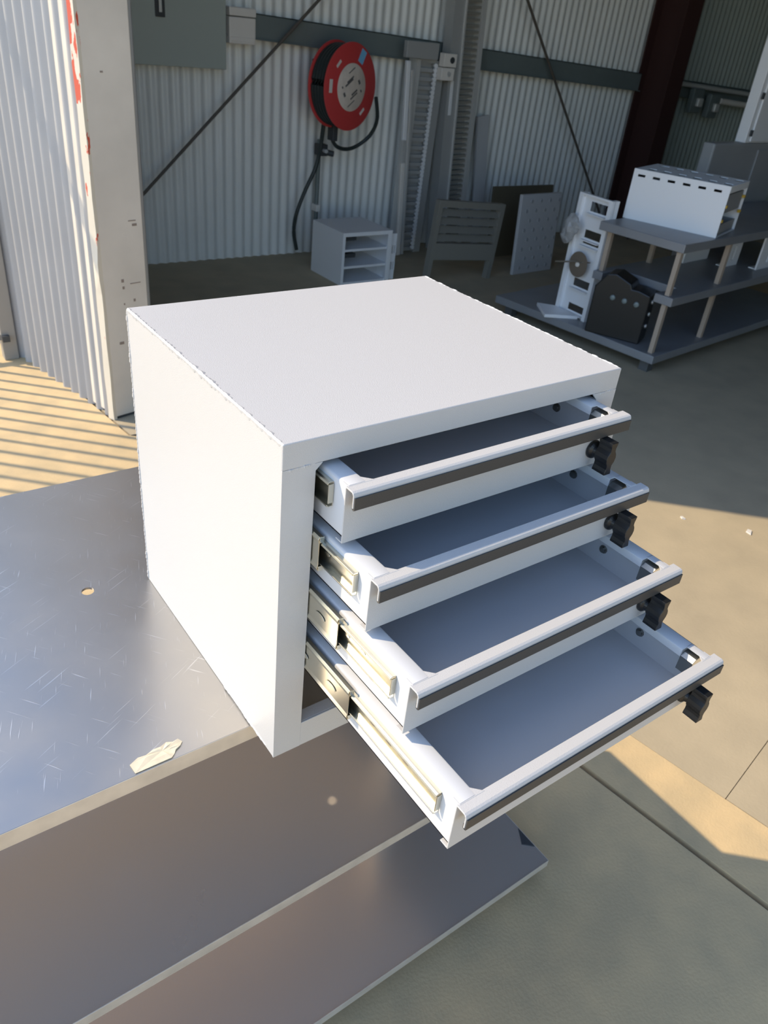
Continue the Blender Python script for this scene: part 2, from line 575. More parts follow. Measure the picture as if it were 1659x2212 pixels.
bead((0.0018, 0.004, H - 0.0022), (0.0018, D - 0.004, H - 0.0022), 46, 0.0034).build('weld_bead', 'powder', cab, smooth=True)
bead((W - 0.0018, 0.004, H - 0.0022), (W - 0.0018, D - 0.004, H - 0.0022), 46, 0.0031).build('weld_bead', 'powder', cab, smooth=True)
bead((0.0012, D - 0.0012, 0.003), (0.0012, D - 0.0012, H - 0.004), 60, 0.0027).build('weld_bead', 'powder', cab, smooth=True)
bead((0.005, 0.0012, OZ1 - 0.001), (OX0 - 0.001, 0.0012, OZ1 + 0.0005), 12, 0.0019, 0.4).build('weld_bead', 'powder', cab, smooth=True)
bead((OX1 + 0.003, 0.0012, OZ1 - 0.002), (W - 0.006, 0.0012, OZ1 + 0.0005), 10, 0.0017, 0.4).build('weld_bead', 'powder', cab, smooth=True)
bead((0.002, 0.0014, OZ0 - 0.022), (OX0 + 0.004, 0.0014, OZ0 - 0.020), 8, 0.0015, 0.4).build('weld_bead', 'powder', cab, smooth=True)
bead((0.0008, 0.02, 0.0035), (0.0008, 0.14, 0.0035), 14, 0.0022).build('weld_bead', 'powder', cab, smooth=True)

ZT = [0.4110, 0.3339, 0.2570, 0.1773]
EX = [0.0414, 0.0969, 0.1762, 0.2667]
MID = [0.035, -0.013, -0.060, -0.092]
BX0, BX1 = 0.0500, 0.4630
XL, XR = 0.0488, 0.4715
LIP, HF = 0.014, 0.067


def mirror_pts(pts):
    return [(BX0 + BX1 - x, z) for x, z in pts][::-1]


for i in range(4):
    e, zt = EX[i], ZT[i]
    yf, yb = -e, -e + 0.395
    zb = zt - 0.060
    # tray: floor, two folded side walls with returned flanges, back
    tr = MB()
    tr.box(BX0, BX1, yf + 0.0015, yb, zb, zb + 0.0015)
    prof = [(BX0, zb), (BX0, zt - 0.0006), (BX0 + 0.0010, zt + 0.0014), (BX0 + 0.0030, zt + 0.0024), (BX0 + 0.0212, zt + 0.0024),
            (BX0 + 0.0230, zt + 0.0016), (BX0 + 0.0235, zt + 0.0002), (BX0 + 0.0235, zt - 0.0090)]
    tr.strip(prof, -0.0015, yf + 0.0005, yb, 'y')
    tr.strip(mirror_pts(prof), -0.0015, yf + 0.026, yb, 'y')
    # the right flange is cut away behind the front where the latch clip sits
    tr.strip(mirror_pts([(BX0, zb), (BX0, zt - 0.030)]), -0.0015, yf + 0.0015, yf + 0.026, 'y')
    tr.strip(mirror_pts([(BX0, zt - 0.006), (BX0, zt - 0.0006), (BX0 + 0.0010, zt + 0.0014), (BX0 + 0.0030, zt + 0.0024), (BX0 + 0.0130, zt + 0.0024)]), -0.0015, yf + 0.0005, yf + 0.0265, 'y')
    tr.box(BX0, BX1, yb - 0.0015, yb, zb, zt + 0.004)
    dr = tr.build('drawer', 'powder_lifted', cab, smooth=True)
    dr['label'] = ('topmost drawer, barely open', 'second drawer from the top, slightly open', 'third drawer from the top, half open', 'lowest drawer, pulled out furthest')[i]
    # front plate with a short return at its foot
    fp = MB()
    fp.box(XL, BX1 + 0.001, yf, yf + 0.0015, zt - HF, zt)
    fp.box(XL, BX1 + 0.001, yf + 0.0015, yf + 0.012, zt - HF, zt - HF + 0.0015)
    fp.build('front_panel', 'powder', dr, bevel=0.0005)
    # folded pull: plate forward, lip down
    hp = [(yf + 0.0015, zt), (yf + 0.0015, zt + 0.0018), (yf - LIP + 0.0040, zt + 0.0018), (yf - LIP + 0.0012, zt + 0.0006), (yf - LIP, zt - 0.0022),
          (yf - LIP, zt - 0.0165), (yf - LIP + 0.0018, zt - 0.0165), (yf - LIP + 0.0018, zt - 0.0022), (yf - LIP + 0.0036, zt)]
    hb = MB()
    hb.prism(hp, XL, XR, 'x')
    # gussets blending the pull into the side flanges
    for pts in ([(BX0 + 0.0010, yf - 0.001), (BX0 + 0.0340, yf - 0.001), (BX0 + 0.0225, yf + 0.0105), (BX0 + 0.0010, yf + 0.0105)],
                [(BX1 - 0.0005, yf - 0.001), (BX1 - 0.0205, yf - 0.001), (BX1 - 0.0130, yf + 0.008), (BX1 - 0.0005, yf + 0.010)]):
        hb.prism(pts, zt + 0.0002, zt + 0.0021, 'z')
    hb.build('pull_handle', 'powder', dr, bevel=0.0006)
    # black edge strip clipped over the lip (U section)
    us = [(yf - LIP - 0.0016, zt - 0.0040), (yf - LIP - 0.0016, zt - 0.0182), (yf - LIP + 0.0004, zt - 0.0192), (yf - LIP + 0.0030, zt - 0.0182),
          (yf - LIP + 0.0032, zt - 0.0120), (yf - LIP + 0.0019, zt - 0.0120), (yf - LIP + 0.0019, zt - 0.0167), (yf - LIP - 0.0001, zt - 0.0167), (yf - LIP - 0.0001, zt - 0.0040)]
    MB().prism(us, XL + 0.0008, XR - 0.0006, 'x').build('edge_strip', 'rubber', dr, bevel=0.0003)
    # latch knob: collar, stem, five-lobed grip
    KX, KZ = 0.4270, zt - 0.042
    kb = MB(Matrix.Translation((KX, yf, KZ)))
    kb.lathe([(0.0115, 0.0), (0.0125, -0.002), (0.0120, -0.005), (0.0085, -0.0075), (0.0070, -0.012)], 24, 'y')
    half = [(0.0062, 0.0225), (0.0058, 0.0190), (0.0044, 0.0145), (0.0046, 0.0100), (0.0076, 0.0050), (0.0086, 0.0)]
    right = half + [(x, -z) for x, z in half[-2::-1]]
    kb.prism(right + [(-x, z) for x, z in right[::-1]], -0.0320, -0.0115, 'y')
    kb.build('knob', 'plastic', dr, bevel=0.0007)
    # latch clip and hex screw inside the right wall
    cl = MB(Matrix.Translation((BX1 - 0.0235, yf + 0.020, zt - 0.014)))
    cl.strip([(0.018, 0.012), (0.006, 0.011), (0.001, 0.006), (0.0, -0.014)], 0.0015, -0.012, 0.006, 'y')
    cl.build('latch_clip', 'screw', dr)
    sc = MB(Matrix.Translation((BX1 - 0.0015, yf + 0.097, zt - 0.034)) @ Matrix.Rotation(radians(90), 4, 'Z'))
    sc.lathe([(0.0062, 0.0), (0.0062, 0.0012), (0.0042, 0.0014), (0.0042, 0.0042), (0.0024, 0.0044)], 10, 'y')
    sc.build('screw', 'screw', dr)
    # slide runner on each drawer side (C section, with the bright locking tongue at its end)
    zs = zt - 0.019
    for side in (0, 1):
        pr = [(0.0430, zs + 0.0118), (0.0436, zs + 0.0136), (0.0452, zs + 0.0142), (0.0492, zs + 0.0142), (0.0492, zs - 0.0142), (0.0452, zs - 0.0142), (0.0436, zs - 0.0136), (0.0430, zs - 0.0118)]
        if side:
            pr = mirror_pts(pr)
        rn = MB()
        y0 = yf + 0.023
        rn.strip(pr, 0.0011 if not side else 0.0011, y0, yb - 0.02, 'y')
        if not side:
            rn.box(0.0432, 0.0492, y0 - 0.0012, y0, zs - 0.010, zs + 0.0125)           # end tab
            for k in range(3):                                                       # pressed marks in the web
                yy = y0 + 0.055 + 0.03 * k
                rn.prism([(yy + 0.005 * cos(a), zs + 0.002 + 0.0022 * sin(a)) for a in [2 * pi * q / 10 for q in range(10)]], 0.0472, 0.0482, 'x')
        rn.build('slide_runner', 'zinc', dr, bevel=0.0003)
    for side in (0, 1):
        # carriage (middle member) and cabinet rail
        pm = [(0.0462, zs + 0.0185), (0.0450, zs + 0.0222), (0.0405, zs + 0.0225), (0.0388, zs + 0.0190), (0.0400, zs + 0.0140),
              (0.0400, zs - 0.0140), (0.0388, zs - 0.0190), (0.0405, zs - 0.0225), (0.0450, zs - 0.0222), (0.0462, zs - 0.0185)]
        po = [(0.0480, zs + 0.0215), (0.0480, zs + 0.0245), (0.0372, zs + 0.0245), (0.0372, zs - 0.0245), (0.0480, zs - 0.0245), (0.0480, zs - 0.0215)]
        if side:
            pm, po = mirror_pts(pm), mirror_pts(po)
        ra = MB().strip(po, 0.0010, 0.022, 0.40, 'y').build('slide_rail', 'zinc', cab)
        ca = MB().strip(pm, 0.0010, MID[i], MID[i] + 0.33, 'y')
        if not side:
            y0 = MID[i]
            ca.box(0.0402, 0.0460, y0 - 0.001, y0 + 0.0004, zs + 0.0150, zs + 0.0222)      # end stops
            ca.box(0.0402, 0.0455, y0 - 0.001, y0 + 0.0004, zs - 0.0222, zs - 0.0160)
            for k in range(2):
                yy = y0 + 0.035 + 0.06 * k
                ca.prism([(yy + 0.010 * cos(a), zs + 0.004 * sin(a)) for a in [2 * pi * q / 12 for q in range(12)]], 0.0388, 0.0394, 'x')
        ca.build('slide_carriage', 'zinc', ra, bevel=0.0003)

# ------------------------------------------------------------------ the workbench under it
BXL, BXR, BY0, BY1 = -1.55, 0.518, 0.062, 0.770
bench = thing('workbench', 'three-tier sheet-metal workbench with a scratched aluminium top', 'workbench', (-0.5, 0.4, G))
HXc, HYc, HR = -0.093, 0.433, 0.0095
tp = MB()
q = 0.03
xs = [BXL, HXc - q, HXc + q, BXR]
ys = [BY0, HYc - q, HYc + q, BY1]
for a in range(3):
    for b in range(3):
        if (a, b) != (1, 1):
            tp.add([(xs[a], ys[b], -0.0002), (xs[a + 1], ys[b], -0.0002), (xs[a + 1], ys[b + 1], -0.0002), (xs[a], ys[b + 1], -0.0002)], [(0, 1, 2, 3)])
n = 32
ring = [(HXc + HR * cos(2 * pi * k / n), HYc + HR * sin(2 * pi * k / n)) for k in range(n)]
sq = []
for k in range(n):
    a = 2 * pi * k / n
    m_ = q / max(abs(cos(a)), abs(sin(a)))
    sq.append((HXc + m_ * cos(a), HYc + m_ * sin(a)))
vs = [(x, y, -0.0002) for x, y in ring] + [(x, y, -0.0002) for x, y in sq] + [(x, y, -0.004) for x, y in ring]
fs = [(k, (k + 1) % n, (k + 1) % n + n, k + n) for k in range(n)] + [(k, k + 2 * n, (k + 1) % n + 2 * n, (k + 1) % n) for k in range(n)]
tp.add(vs, fs)
tp.build('bench_top', 'benchtop', bench)
ed = MB()
ed.box(BXL, BXR, BY0 - 0.0005, BY0 + 0.0015, -0.027, -0.0005)
ed.box(BXL, BXR, BY1 - 0.0015, BY1 + 0.0005, -0.027, -0.0005)
ed.box(BXR - 0.0015, BXR + 0.0005, BY0 + 0.0015, BY1 - 0.0015, -0.027, -0.0005)
ed.box(BXL - 0.0005, BXL + 0.0015, BY0 + 0.0015, BY1 - 0.0015, -0.027, -0.0005)
ed.build('edge_fold', 'bench_edge', bench, bevel=0.0006)
for nm, z, y0, y1, xr in (('shelf', -0.405, 0.030, 0.75, 0.53), ('shelf', -0.775, -0.022, 0.74, 0.715)):
    s = MB().box(BXL, xr, y0, y1, z - 0.002, z).build(nm, 'shelf_metal', bench)
    MB().box(BXL, xr, y0 - 0.0015, y0, z - 0.020, z + 0.0015).box(xr, xr + 0.0015, y0, y1, z - 0.020, z).build('shelf_lip', 'bench_edge', s, bevel=0.0005)
for (x, y) in ((BXL + 0.06, 0.10), (BXL + 0.06, 0.71), (0.48, 0.71), (0.48, 0.30)):
    MB().box(x - 0.02, x + 0.02, y - 0.02, y + 0.02, G, -0.027).build('leg', 'bench_edge', bench, bevel=0.002)
MB().prism([(0.69, 0.04), (0.712, 0.02), (0.712, 0.075)], -0.7745, -0.772, 'z').build('corner_patch', 'dark', bench)

# torn scrap of masking tape stuck along the bench edge
tpz = MB()
outer = [(-0.1545, 0.0640), (-0.1560, 0.0790), (-0.1440, 0.0840), (-0.1340, 0.0838), (-0.1235, 0.0870), (-0.1140, 0.0862), (-0.1050, 0.0905),
         (-0.0975, 0.0862), (-0.0905, 0.0872), (-0.0870, 0.0815), (-0.0915, 0.0765), (-0.0990, 0.0730), (-0.1030, 0.0680), (-0.1080, 0.0640)]
cx = sum(p[0] for p in outer) / len(outer)
cy = sum(p[1] for p in outer) / len(outer)
nn = len(outer)
vs = [(x, y, 0.0002) for x, y in outer] + [(x, y, 0.0010 + 0.0007 * (k % 3)) for k, (x, y) in enumerate(outer)] + \
     [(cx + (x - cx) * 0.5, cy + (y - cy) * 0.5, 0.0012 + 0.0009 * ((k * 2) % 3)) for k, (x, y) in enumerate(outer)] + [(cx, cy, 0.0016)]
fs = [tuple(range(nn))]
for k in range(nn):
    k2 = (k + 1) % nn
    fs += [(k, k2, k2 + nn, k + nn), (k + nn, k2 + nn, k2 + 2 * nn, k + 2 * nn), (k + 2 * nn, k2 + 2 * nn, 3 * nn)]
tpz.add(vs, fs)
tag(tpz.build('tape_scrap', 'tape'), 'torn crumpled scrap of beige masking tape on the bench edge', 'tape')

# ------------------------------------------------------------------ yard fence whose bars shade the ground at left
FY = 3.56
fence = thing('bar_fence', 'grey vertical-bar fence ending at a post beside the corrugated wall', 'fence', (-1.0, FY, G))
MB().box(0.395, 0.465, FY - 0.03, FY + 0.03, G, 1.32).build('post', 'fence', fence, bevel=0.004)
MB().box(-4.2, -4.13, FY - 0.03, FY + 0.03, G, 1.32).build('post', 'fence', fence, bevel=0.004)
MB().box(-4.13, 0.395, FY - 0.018, FY + 0.018, 1.085, 1.155).build('rail', 'fence', fence)
MB().box(-4.13, 0.395, FY - 0.018, FY + 0.018, -0.765, -0.735).build('rail', 'fence', fence)
bar = MB().box(-0.008, 0.008, -0.008, 0.008, G + 0.05, 1.20).build('bar', 'fence', fence)
bar.location = (0.30, FY, 0)
k = 1
while 0.30 - 0.134 * k > -4.1:
    link_copy(bar, 'bar', fence, (0.30 - 0.134 * k, FY, 0))
    k += 1
MB().box(0.395, 0.430, FY - 0.055, FY - 0.03, -0.765, -0.735).build('bracket', 'dark', fence)

# ------------------------------------------------------------------ back wall fittings
yw = 4.935
girt_l = lambda x: 0.733 - (x - 2.6) * 0.0365
g = MB()
for (x0, x1) in ((0.25, 6.60), (6.82, 12.5)):
    g.prism([(x0, girt_l(x0)), (x1, girt_l(x1)), (x1, girt_l(x1) - 0.15), (x0, girt_l(x0) - 0.15)], yw - 0.075, yw - 0.070, 'y')
    g.prism([(x0, girt_l(x0) - 0.006), (x1, girt_l(x1) - 0.006), (x1, girt_l(x1)), (x0, girt_l(x0))], yw - 0.075, yw, 'y')
    g.prism([(x0, girt_l(x0) - 0.150), (x1, girt_l(x1) - 0.150), (x1, girt_l(x1) - 0.144), (x0, girt_l(x0) - 0.144)], yw - 0.105, yw - 0.075, 'y')
tag(g.build('wall_girt', 'girt'), 'dark galvanised horizontal girt along the corrugated back wall', 'girt')

colm = thing('steel_column', 'dark maroon steel I-column standing against the back wall', 'column', (6.71, 4.7, G))
MB().box(6.60, 6.82, 4.54, 4.556, G, 3.0).build('flange', 'column', colm)
MB().box(6.60, 6.82, 4.884, 4.90, G, 3.0).build('flange', 'column', colm)
MB().box(6.702, 6.718, 4.556, 4.884, G, 3.0).build('web', 'column', colm)

for nm, p0, p1, r, lab in (('brace_rod', (2.996 + 0.68, 4.80, 0.851 + 0.672), (1.36, 4.80, -0.62), 0.011, 'thin brown brace rod running diagonally behind the hose reel'),
                           ('brace_rod', (4.936 - 0.62, 4.78, 1.023 + 0.62), (6.36, 4.78, -0.654), 0.011, 'thin dark brace rod slanting down to the maroon column')):
    tag(MB().tube([p0, p1], r, 8).build(nm, 'brace'), lab, 'brace rod')

sb = thing('switchboard', 'flat grey-green switchboard panel on the wall beside the jamb', 'switchboard', (2.0, 4.87, 0.40))
MB().box(1.50, 2.268, 4.81, 4.825, 0.403, 1.30).build('door', 'board', sb, bevel=0.004)
MB().box(1.795, 1.855, 4.795, 4.81, 0.665, 0.80).build('latch_plate', 'dark', sb, bevel=0.003)
MB().box(1.815, 1.832, 4.785, 4.795, 0.69, 0.78).build('latch_handle', 'alu', sb, bevel=0.002)

wb = thing('wall_box', 'small off-white plastic box with a lid line beside the switchboard', 'wall box', (2.38, 4.86, 0.55))
MB().box(2.286, 2.476, 4.80, 4.925, 0.556, 0.706).build('body', 'offwhite', wb, bevel=0.006)
MB().box(2.286, 2.478, 4.797, 4.925, 0.711, 0.760).build('lid', 'offwhite', wb, bevel=0.006)
MB().box(2.292, 2.470, 4.795, 4.800, 0.570, 0.596).build('ledge', 'offwhite', wb, bevel=0.002)

# hose reel
reel = thing('hose_reel', 'red hose reel with cream centre label and black hose on the corrugated wall', 'hose reel', (3.08, 4.56, 0.36))
RT = Matrix.Translation((3.085, 4.56, 0.362)) @ Matrix.Rotation(radians(16), 4, 'Z')     # local -y is the reel's axis


def ring(r0, r1, y0, y1, n=48):
    mb = MB(RT)
    mb.lathe([(r0, y0), (r1 - 0.008, y0), (r1, y0 + 0.004), (r1, y1 - 0.004), (r1 - 0.008, y1), (r0, y1)], n)
    return mb


ring(0.03, 0.275, -0.012, 0.0).build('front_flange', 'red', reel, smooth=True)
ring(0.03, 0.275, 0.135, 0.147).build('rear_flange', 'red', reel, smooth=True)
hz = MB(RT)
for lay, rr in ((0, 0.20), (1, 0.228), (2, 0.25)):
    for kx in range(5):
        hz.tube([(rr * cos(a), 0.016 + 0.026 * kx, rr * sin(a)) for a in [2 * pi * j / 40 for j in range(40)]], 0.013, 6, closed=True)
hz.build('hose_coil', 'hose', reel, smooth=True)
MB(RT).lathe([(0.19, 0.0), (0.19, 0.135)], 32).build('drum', 'dark', reel, smooth=True)
MB(RT).lathe([(0.138, -0.013), (0.146, -0.013), (0.150, -0.018), (0.146, -0.021), (0.001, -0.021)], 48).build('centre_label', 'disc', reel, smooth=True)
ink = MB(RT)
for (x, z, w, h) in ((-0.02, 0.05, 0.075, 0.010), (-0.03, 0.03, 0.09, 0.012), (0.03, -0.03, 0.065, 0.012), (0.025, -0.052, 0.08, 0.010), (0.075, 0.035, 0.018, 0.03), (-0.075, -0.045, 0.018, 0.028),
                     (0.0, -0.10, 0.08, 0.006), (-0.01, 0.105, 0.07, 0.007), (-0.10, 0.0, 0.012, 0.014), (0.10, -0.02, 0.012, 0.018)):
    ca_, sa_ = cos(0.55), sin(0.55)
    pts = [(-w / 2, -h / 2), (w / 2, -h / 2), (w / 2, h / 2), (-w / 2, h / 2)]
    ink.prism([(x + a * ca_ - b * sa_, z + a * sa_ + b * ca_) for a, b in pts], -0.0222, -0.0208, 'y')
ink.build('label_print', 'ink', reel)


def sticker(a, r, w, h, m, name):
    ca_, sa_ = cos(a), sin(a)
    cx_, cz_ = r * ca_, r * sa_
    pts = [(-w / 2, -h / 2), (w / 2, -h / 2), (w / 2, h / 2), (-w / 2, h / 2)]
    MB(RT).prism([(cx_ + p * ca_ - q_ * sa_, cz_ + p * sa_ + q_ * ca_) for p, q_ in pts], -0.0142, -0.0118, 'y').build(name, m, reel)


sticker(radians(62), 0.215, 0.085, 0.055, 'blue', 'sticker')
sticker(radians(178), 0.212, 0.030, 0.082, 'offwhite', 'sticker')
sticker(radians(135), 0.20, 0.018, 0.055, 'offwhite', 'sticker')
sticker(radians(-48), 0.205, 0.018, 0.055, 'offwhite', 'sticker')
MB().box(3.02, 3.10, 4.72, 4.80, 0.10, 0.55).box(2.99, 3.13, 4.80, 4.925, 0.20, 0.50).build('wall_bracket', 'dark', reel, bevel=0.004)
MB().box(3.035, 3.075, 4.66, 4.74, 0.0, 0.12).build('hose_guide', 'dark', reel, bevel=0.004)


def smooth_path(P, n=8):
    P = [Vector(p) for p in P]
    out = []
    for i in range(len(P) - 1):
        p0, p1, p2, p3 = P[max(i - 1, 0)], P[i], P[i + 1], P[min(i + 2, len(P) - 1)]
        for k in range(n):
            s = k / n
            out.append(0.5 * ((2 * p1) + (p2 - p0) * s + (2 * p0 - 5 * p1 + 4 * p2 - p3) * s * s + (3 * p1 - p0 - 3 * p2 + p3) * s ** 3))
    out.append(P[-1])
    return out


MB().tube(smooth_path([(3.36, 4.62, 0.30), (3.415, 4.66, 0.16), (3.40, 4.70, 0.05), (3.32, 4.73, -0.03), (3.22, 4.74, -0.065), (3.12, 4.74, -0.045), (3.06, 4.74, 0.03)]), 0.014, 8).build('hose_loop', 'hose', reel, smooth=True)
MB().tube(smooth_path([(3.00, 4.74, 0.12), (2.995, 4.76, -0.05), (2.965, 4.77, -0.20), (2.89, 4.78, -0.36), (2.83, 4.79, -0.52), (2.815, 4.80, -0.66), (2.845, 4.80, -0.80)]), 0.015, 8).build('hose_tail', 'hose', reel, smooth=True)
wp = thing('water_pipe', 'thin vertical wall pipe with a dark valve below the hose reel', 'pipe', (3.05, 4.84, G))
MB().tube([(3.05, 4.87, -0.02), (3.05, 4.87, G)], 0.017, 10).build('pipe', 'girt', wp, smooth=True)
MB().box(3.02, 3.085, 4.80, 4.89, -0.125, -0.045).tube([(3.08, 4.83, -0.10), (3.14, 4.80, -0.11)], 0.022, 8).build('valve', 'dark', wp, bevel=0.005)
MB().tube([(3.05, 4.80, -0.085), (3.05, 4.76, -0.085)], 0.014, 8).build('valve_cap', 'alu', wp)
MB().box(3.025, 3.062, 4.825, 4.905, -0.53, -0.48).build('pipe_clip', 'offwhite', wp, bevel=0.004)

# racking uprights and strips standing against the wall
ru = thing('racking_upright', 'slotted grey racking upright beside the white strip, with a serrated edge', 'upright', (3.95, 4.72, G))
UT = Matrix.Translation((3.745, 4.72, G)) @ Matrix.Rotation(radians(1.2), 4, 'Y')
MB(UT).box(0.0, 0.045, 0.0, 0.09, 0, 1.43).build('flange', 'alu', ru)
MB(UT).box(0.205, 0.275, 0.0, 0.09, 0, 1.43).build('flange', 'alu_dark', ru)
rung = MB(UT).box(0.045, 0.205, 0.012, 0.030, 0.02, 0.046).build('rung', 'alu_dark', ru)
for k in range(1, 24):
    o = link_copy(rung, 'rung', ru)
    o.location = (UT @ Vector((0, 0, 0.0605 * k))) - (UT @ Vector((0, 0, 0)))
MB(UT).box(0.045, 0.205, 0.05, 0.055, 0, 1.43).build('web', 'alu_dark', ru)
tooth = MB(UT).prism([(0.182, 0.0), (0.160, 0.020), (0.182, 0.034), (0.200, 0.026), (0.200, 0.004)], -0.014, 0.0, 'y')
tooth.v = [(x, y, z) for x, y, z in tooth.v]
tooth = tooth.build('tooth', 'whitepaint', ru)
for k in range(0, 46):
    o = tooth if k == 0 else link_copy(tooth, 'tooth', ru)
    o.location = (UT @ Vector((0, 0, 0.03 * k + 0.03))) - (UT @ Vector((0, 0, 0)))
MB().box(3.63, 3.93, 4.66, 4.70, 0.565, 0.672).build('head_plate', 'alu_dark', ru, bevel=0.003)
hb_ = MB().box(3.975, 4.10, 4.64, 4.70, 0.525, 0.615).box(3.965, 4.09, 4.64, 4.70, 0.435, 0.520)
hb_.build('head_bracket', 'offwhite', ru, bevel=0.004)
MB(Matrix.Translation((4.055, 4.64, 0.572))).lathe([(0.022, 0.0), (0.022, -0.003), (0.001, -0.003)], 16).build('bolt_hole_shade', 'dark', ru)  # dark raised disc painted in for the shade of a hole
MB(Matrix.Translation((4.035, 4.64, 0.478))).lathe([(0.018, 0.0), (0.018, -0.006), (0.001, -0.006)], 16).build('bolt', 'alu', ru)

ru2 = thing('tall_racking_upright', 'tall racking upright with close horizontal rungs behind the louvred panel', 'upright', (4.3, 4.80, G))
U2 = Matrix.Translation((4.165, 4.715, G)) @ Matrix.Rotation(radians(-2.9), 4, 'Y')
MB(U2).box(0.0, 0.105, 0.0, 0.10, 0, 2.35).build('flange', 'alu_dark', ru2)
MB(U2).box(0.105, 0.118, -0.012, 0.10, 0, 2.35).build('flange_edge', 'alu', ru2)
MB(U2).box(0.275, 0.315, -0.008, 0.10, 0, 2.35).build('flange', 'alu', ru2)
MB(U2).box(0.118, 0.275, 0.07, 0.075, 0, 2.35).build('web', 'alu_dark', ru2)
r2 = MB(U2).box(0.118, 0.275, 0.010, 0.040, 0.02, 0.038).build('rung', 'louvre', ru2)
for k in range(1, 58):
    o = link_copy(r2, 'rung', ru2)
    o.location = (U2 @ Vector((0, 0, 0.040 * k))) - (U2 @ Vector((0, 0, 0)))
MB(U2).box(0.030, 0.055, -0.006, 0.0, 1.06, 1.30).build('label_strip', 'whitepaint', ru2)

ws = thing('white_strip', 'slim white metal strip leaning on the wall left of the slotted upright', 'strip', (3.75, 4.66, G))
WT = Matrix.Translation((3.752, 4.66, G)) @ Matrix.Rotation(radians(-3.6), 4, 'Y')
MB(WT).box(-0.02, 0.018, 0.0, 0.03, 0.88, 1.42).build('upper_tube', 'whitepaint', ws, bevel=0.006)
MB(WT).box(-0.014, 0.014, 0.004, 0.026, 0.72, 0.88).build('joiner', 'alu', ws)
MB(WT).box(-0.02, 0.018, 0.0, 0.03, 0.0, 0.72).build('lower_tube', 'offwhite', ws, bevel=0.006)
tag(MB(WT).box(0.034, 0.058, 0.01, 0.035, 0.0, 1.36).build('metal_strip', 'alu', None, bevel=0.003), 'thin bare metal strip leaning between white strip and slotted upright', 'strip')
tag(MB(Matrix.Translation((4.66, 4.82, -0.52)) @ Matrix.Rotation(radians(-8), 4, 'Y')).box(0.0, 0.125, 0.0, 0.02, -0.36, 0.70).build('pale_board', 'perf', None), 'narrow pale board standing right of the tall racking upright', 'board')

# small pigeonhole cabinet on the floor
pc = thing('pigeonhole_cabinet', 'small white open-fronted shelf cabinet on the floor under the hose reel', 'cabinet', (3.0, 4.3, G))
px0, px1, py0, py1, pz1 = 2.80, 3.225, 4.10, 4.50, -0.515
MB().box(px0, px0 + 0.012, py0, py1, G, pz1).build('side_panel', 'whitepaint', pc)
MB().box(px1 - 0.012, px1, py0, py1, G, pz1).build('side_panel', 'whitepaint', pc)
MB().box(px0, px1, py0, py1, pz1, pz1 + 0.014).build('top_panel', 'whitepaint', pc)
MB().box(px0 + 0.012, px1 - 0.012, py1 - 0.01, py1, G, pz1).build('back_panel', 'whitepaint', pc)
for z in (-0.635, -0.755, G):
    MB().box(px0 + 0.012, px1 - 0.012, py0, py1 - 0.01, z, z + 0.016).build('shelf', 'whitepaint', pc)
MB().box(px0, px0 + 0.022, py0 - 0.012, py0, G, pz1 + 0.014).box(px1 - 0.03, px1 + 0.005, py0 - 0.012, py0, G, pz1 + 0.014).box(px0 + 0.022, px1 - 0.03, py0 - 0.012, py0, pz1 - 0.012, pz1 + 0.014).build('front_frame', 'whitepaint', pc)
for z in (-0.535, -0.655):
    MB().box(px0 + 0.03, px0 + 0.135, py0 + 0.02, py0 + 0.10, z - 0.028, z).build('divider_block', 'dark', pc)
eb = thing('slotted_end_plate', 'white end plate with vertical slits against the small shelf cabinet', 'plate', (3.28, 4.2, G))
ep = MB()
ep.box(3.236, 3.30, 4.12, 4.13, G, -0.80).box(3.236, 3.30, 4.12, 4.13, -0.74, -0.68).box(3.236, 3.30, 4.12, 4.13, -0.62, -0.535)
for z0, z1 in ((-0.80, -0.74), (-0.68, -0.62)):
    for k in range(4):
        ep.box(3.236 + 0.019 * k, 3.236 + 0.019 * k + 0.009, 4.12, 4.13, z0, z1)
ep.box(3.24, 3.30, 4.13, 4.45, G, G + 0.01)
ep.build('plate', 'whitepaint', eb)

# louvred frame, brown board and dimpled panel leaning at the wall
lv = thing('louvred_frame', 'dark grey louvred frame on short legs in front of the racking', 'louvre panel', (3.8, 3.95, G))
LT = Matrix.Translation((3.455, 3.90, -0.68)) @ Matrix.Rotation(radians(4.5), 4, 'Y')
MB(LT).box(0, 0.035, 0, 0.05, -0.165, 0.42).build('stile', 'louvre', lv)
MB(LT).box(0.62, 0.66, 0, 0.05, -0.145, 0.42).build('stile', 'louvre', lv)
MB(LT).box(0.035, 0.62, 0, 0.05, 0.375, 0.42).build('rail', 'louvre', lv)
MB(LT).box(0.035, 0.62, 0, 0.05, 0.0, 0.12).build('rail', 'louvre', lv)
sl = MB(LT).prism([(0.004, 0.0), (0.012, 0.0), (0.045, 0.045), (0.037, 0.045)], 0.035, 0.62, 'x').build('slat', 'louvre', lv)
for k in range(4):
    o = sl if k == 0 else link_copy(sl, 'slat', lv)
    o.location = (LT @ Vector((0, 0, 0.135 + 0.06 * k))) - (LT @ Vector((0, 0, 0)))
tag(MB(Matrix.Translation((4.53, 4.40, G)) @ Matrix.Rotation(radians(-6), 4, 'X')).box(0, 0.72, 0, 0.02, 0, 0.57).build('brown_board', 'brownboard'), 'dark brown board leaning behind the dimpled panel', 'board')
dp = thing('dimpled_panel', 'pale grey dimpled sheet panel standing on the floor before the brown board', 'panel', (4.6, 3.95, G))
DT = Matrix.Translation((4.377, 3.905, G)) @ Matrix.Rotation(radians(3), 4, 'Z') @ Matrix.Rotation(radians(-4), 4, 'X')
MB(DT).box(-0.02, 0.455, 0, 0.03, 0.0, 0.615).build('sheet', 'perf', dp, bevel=0.006)
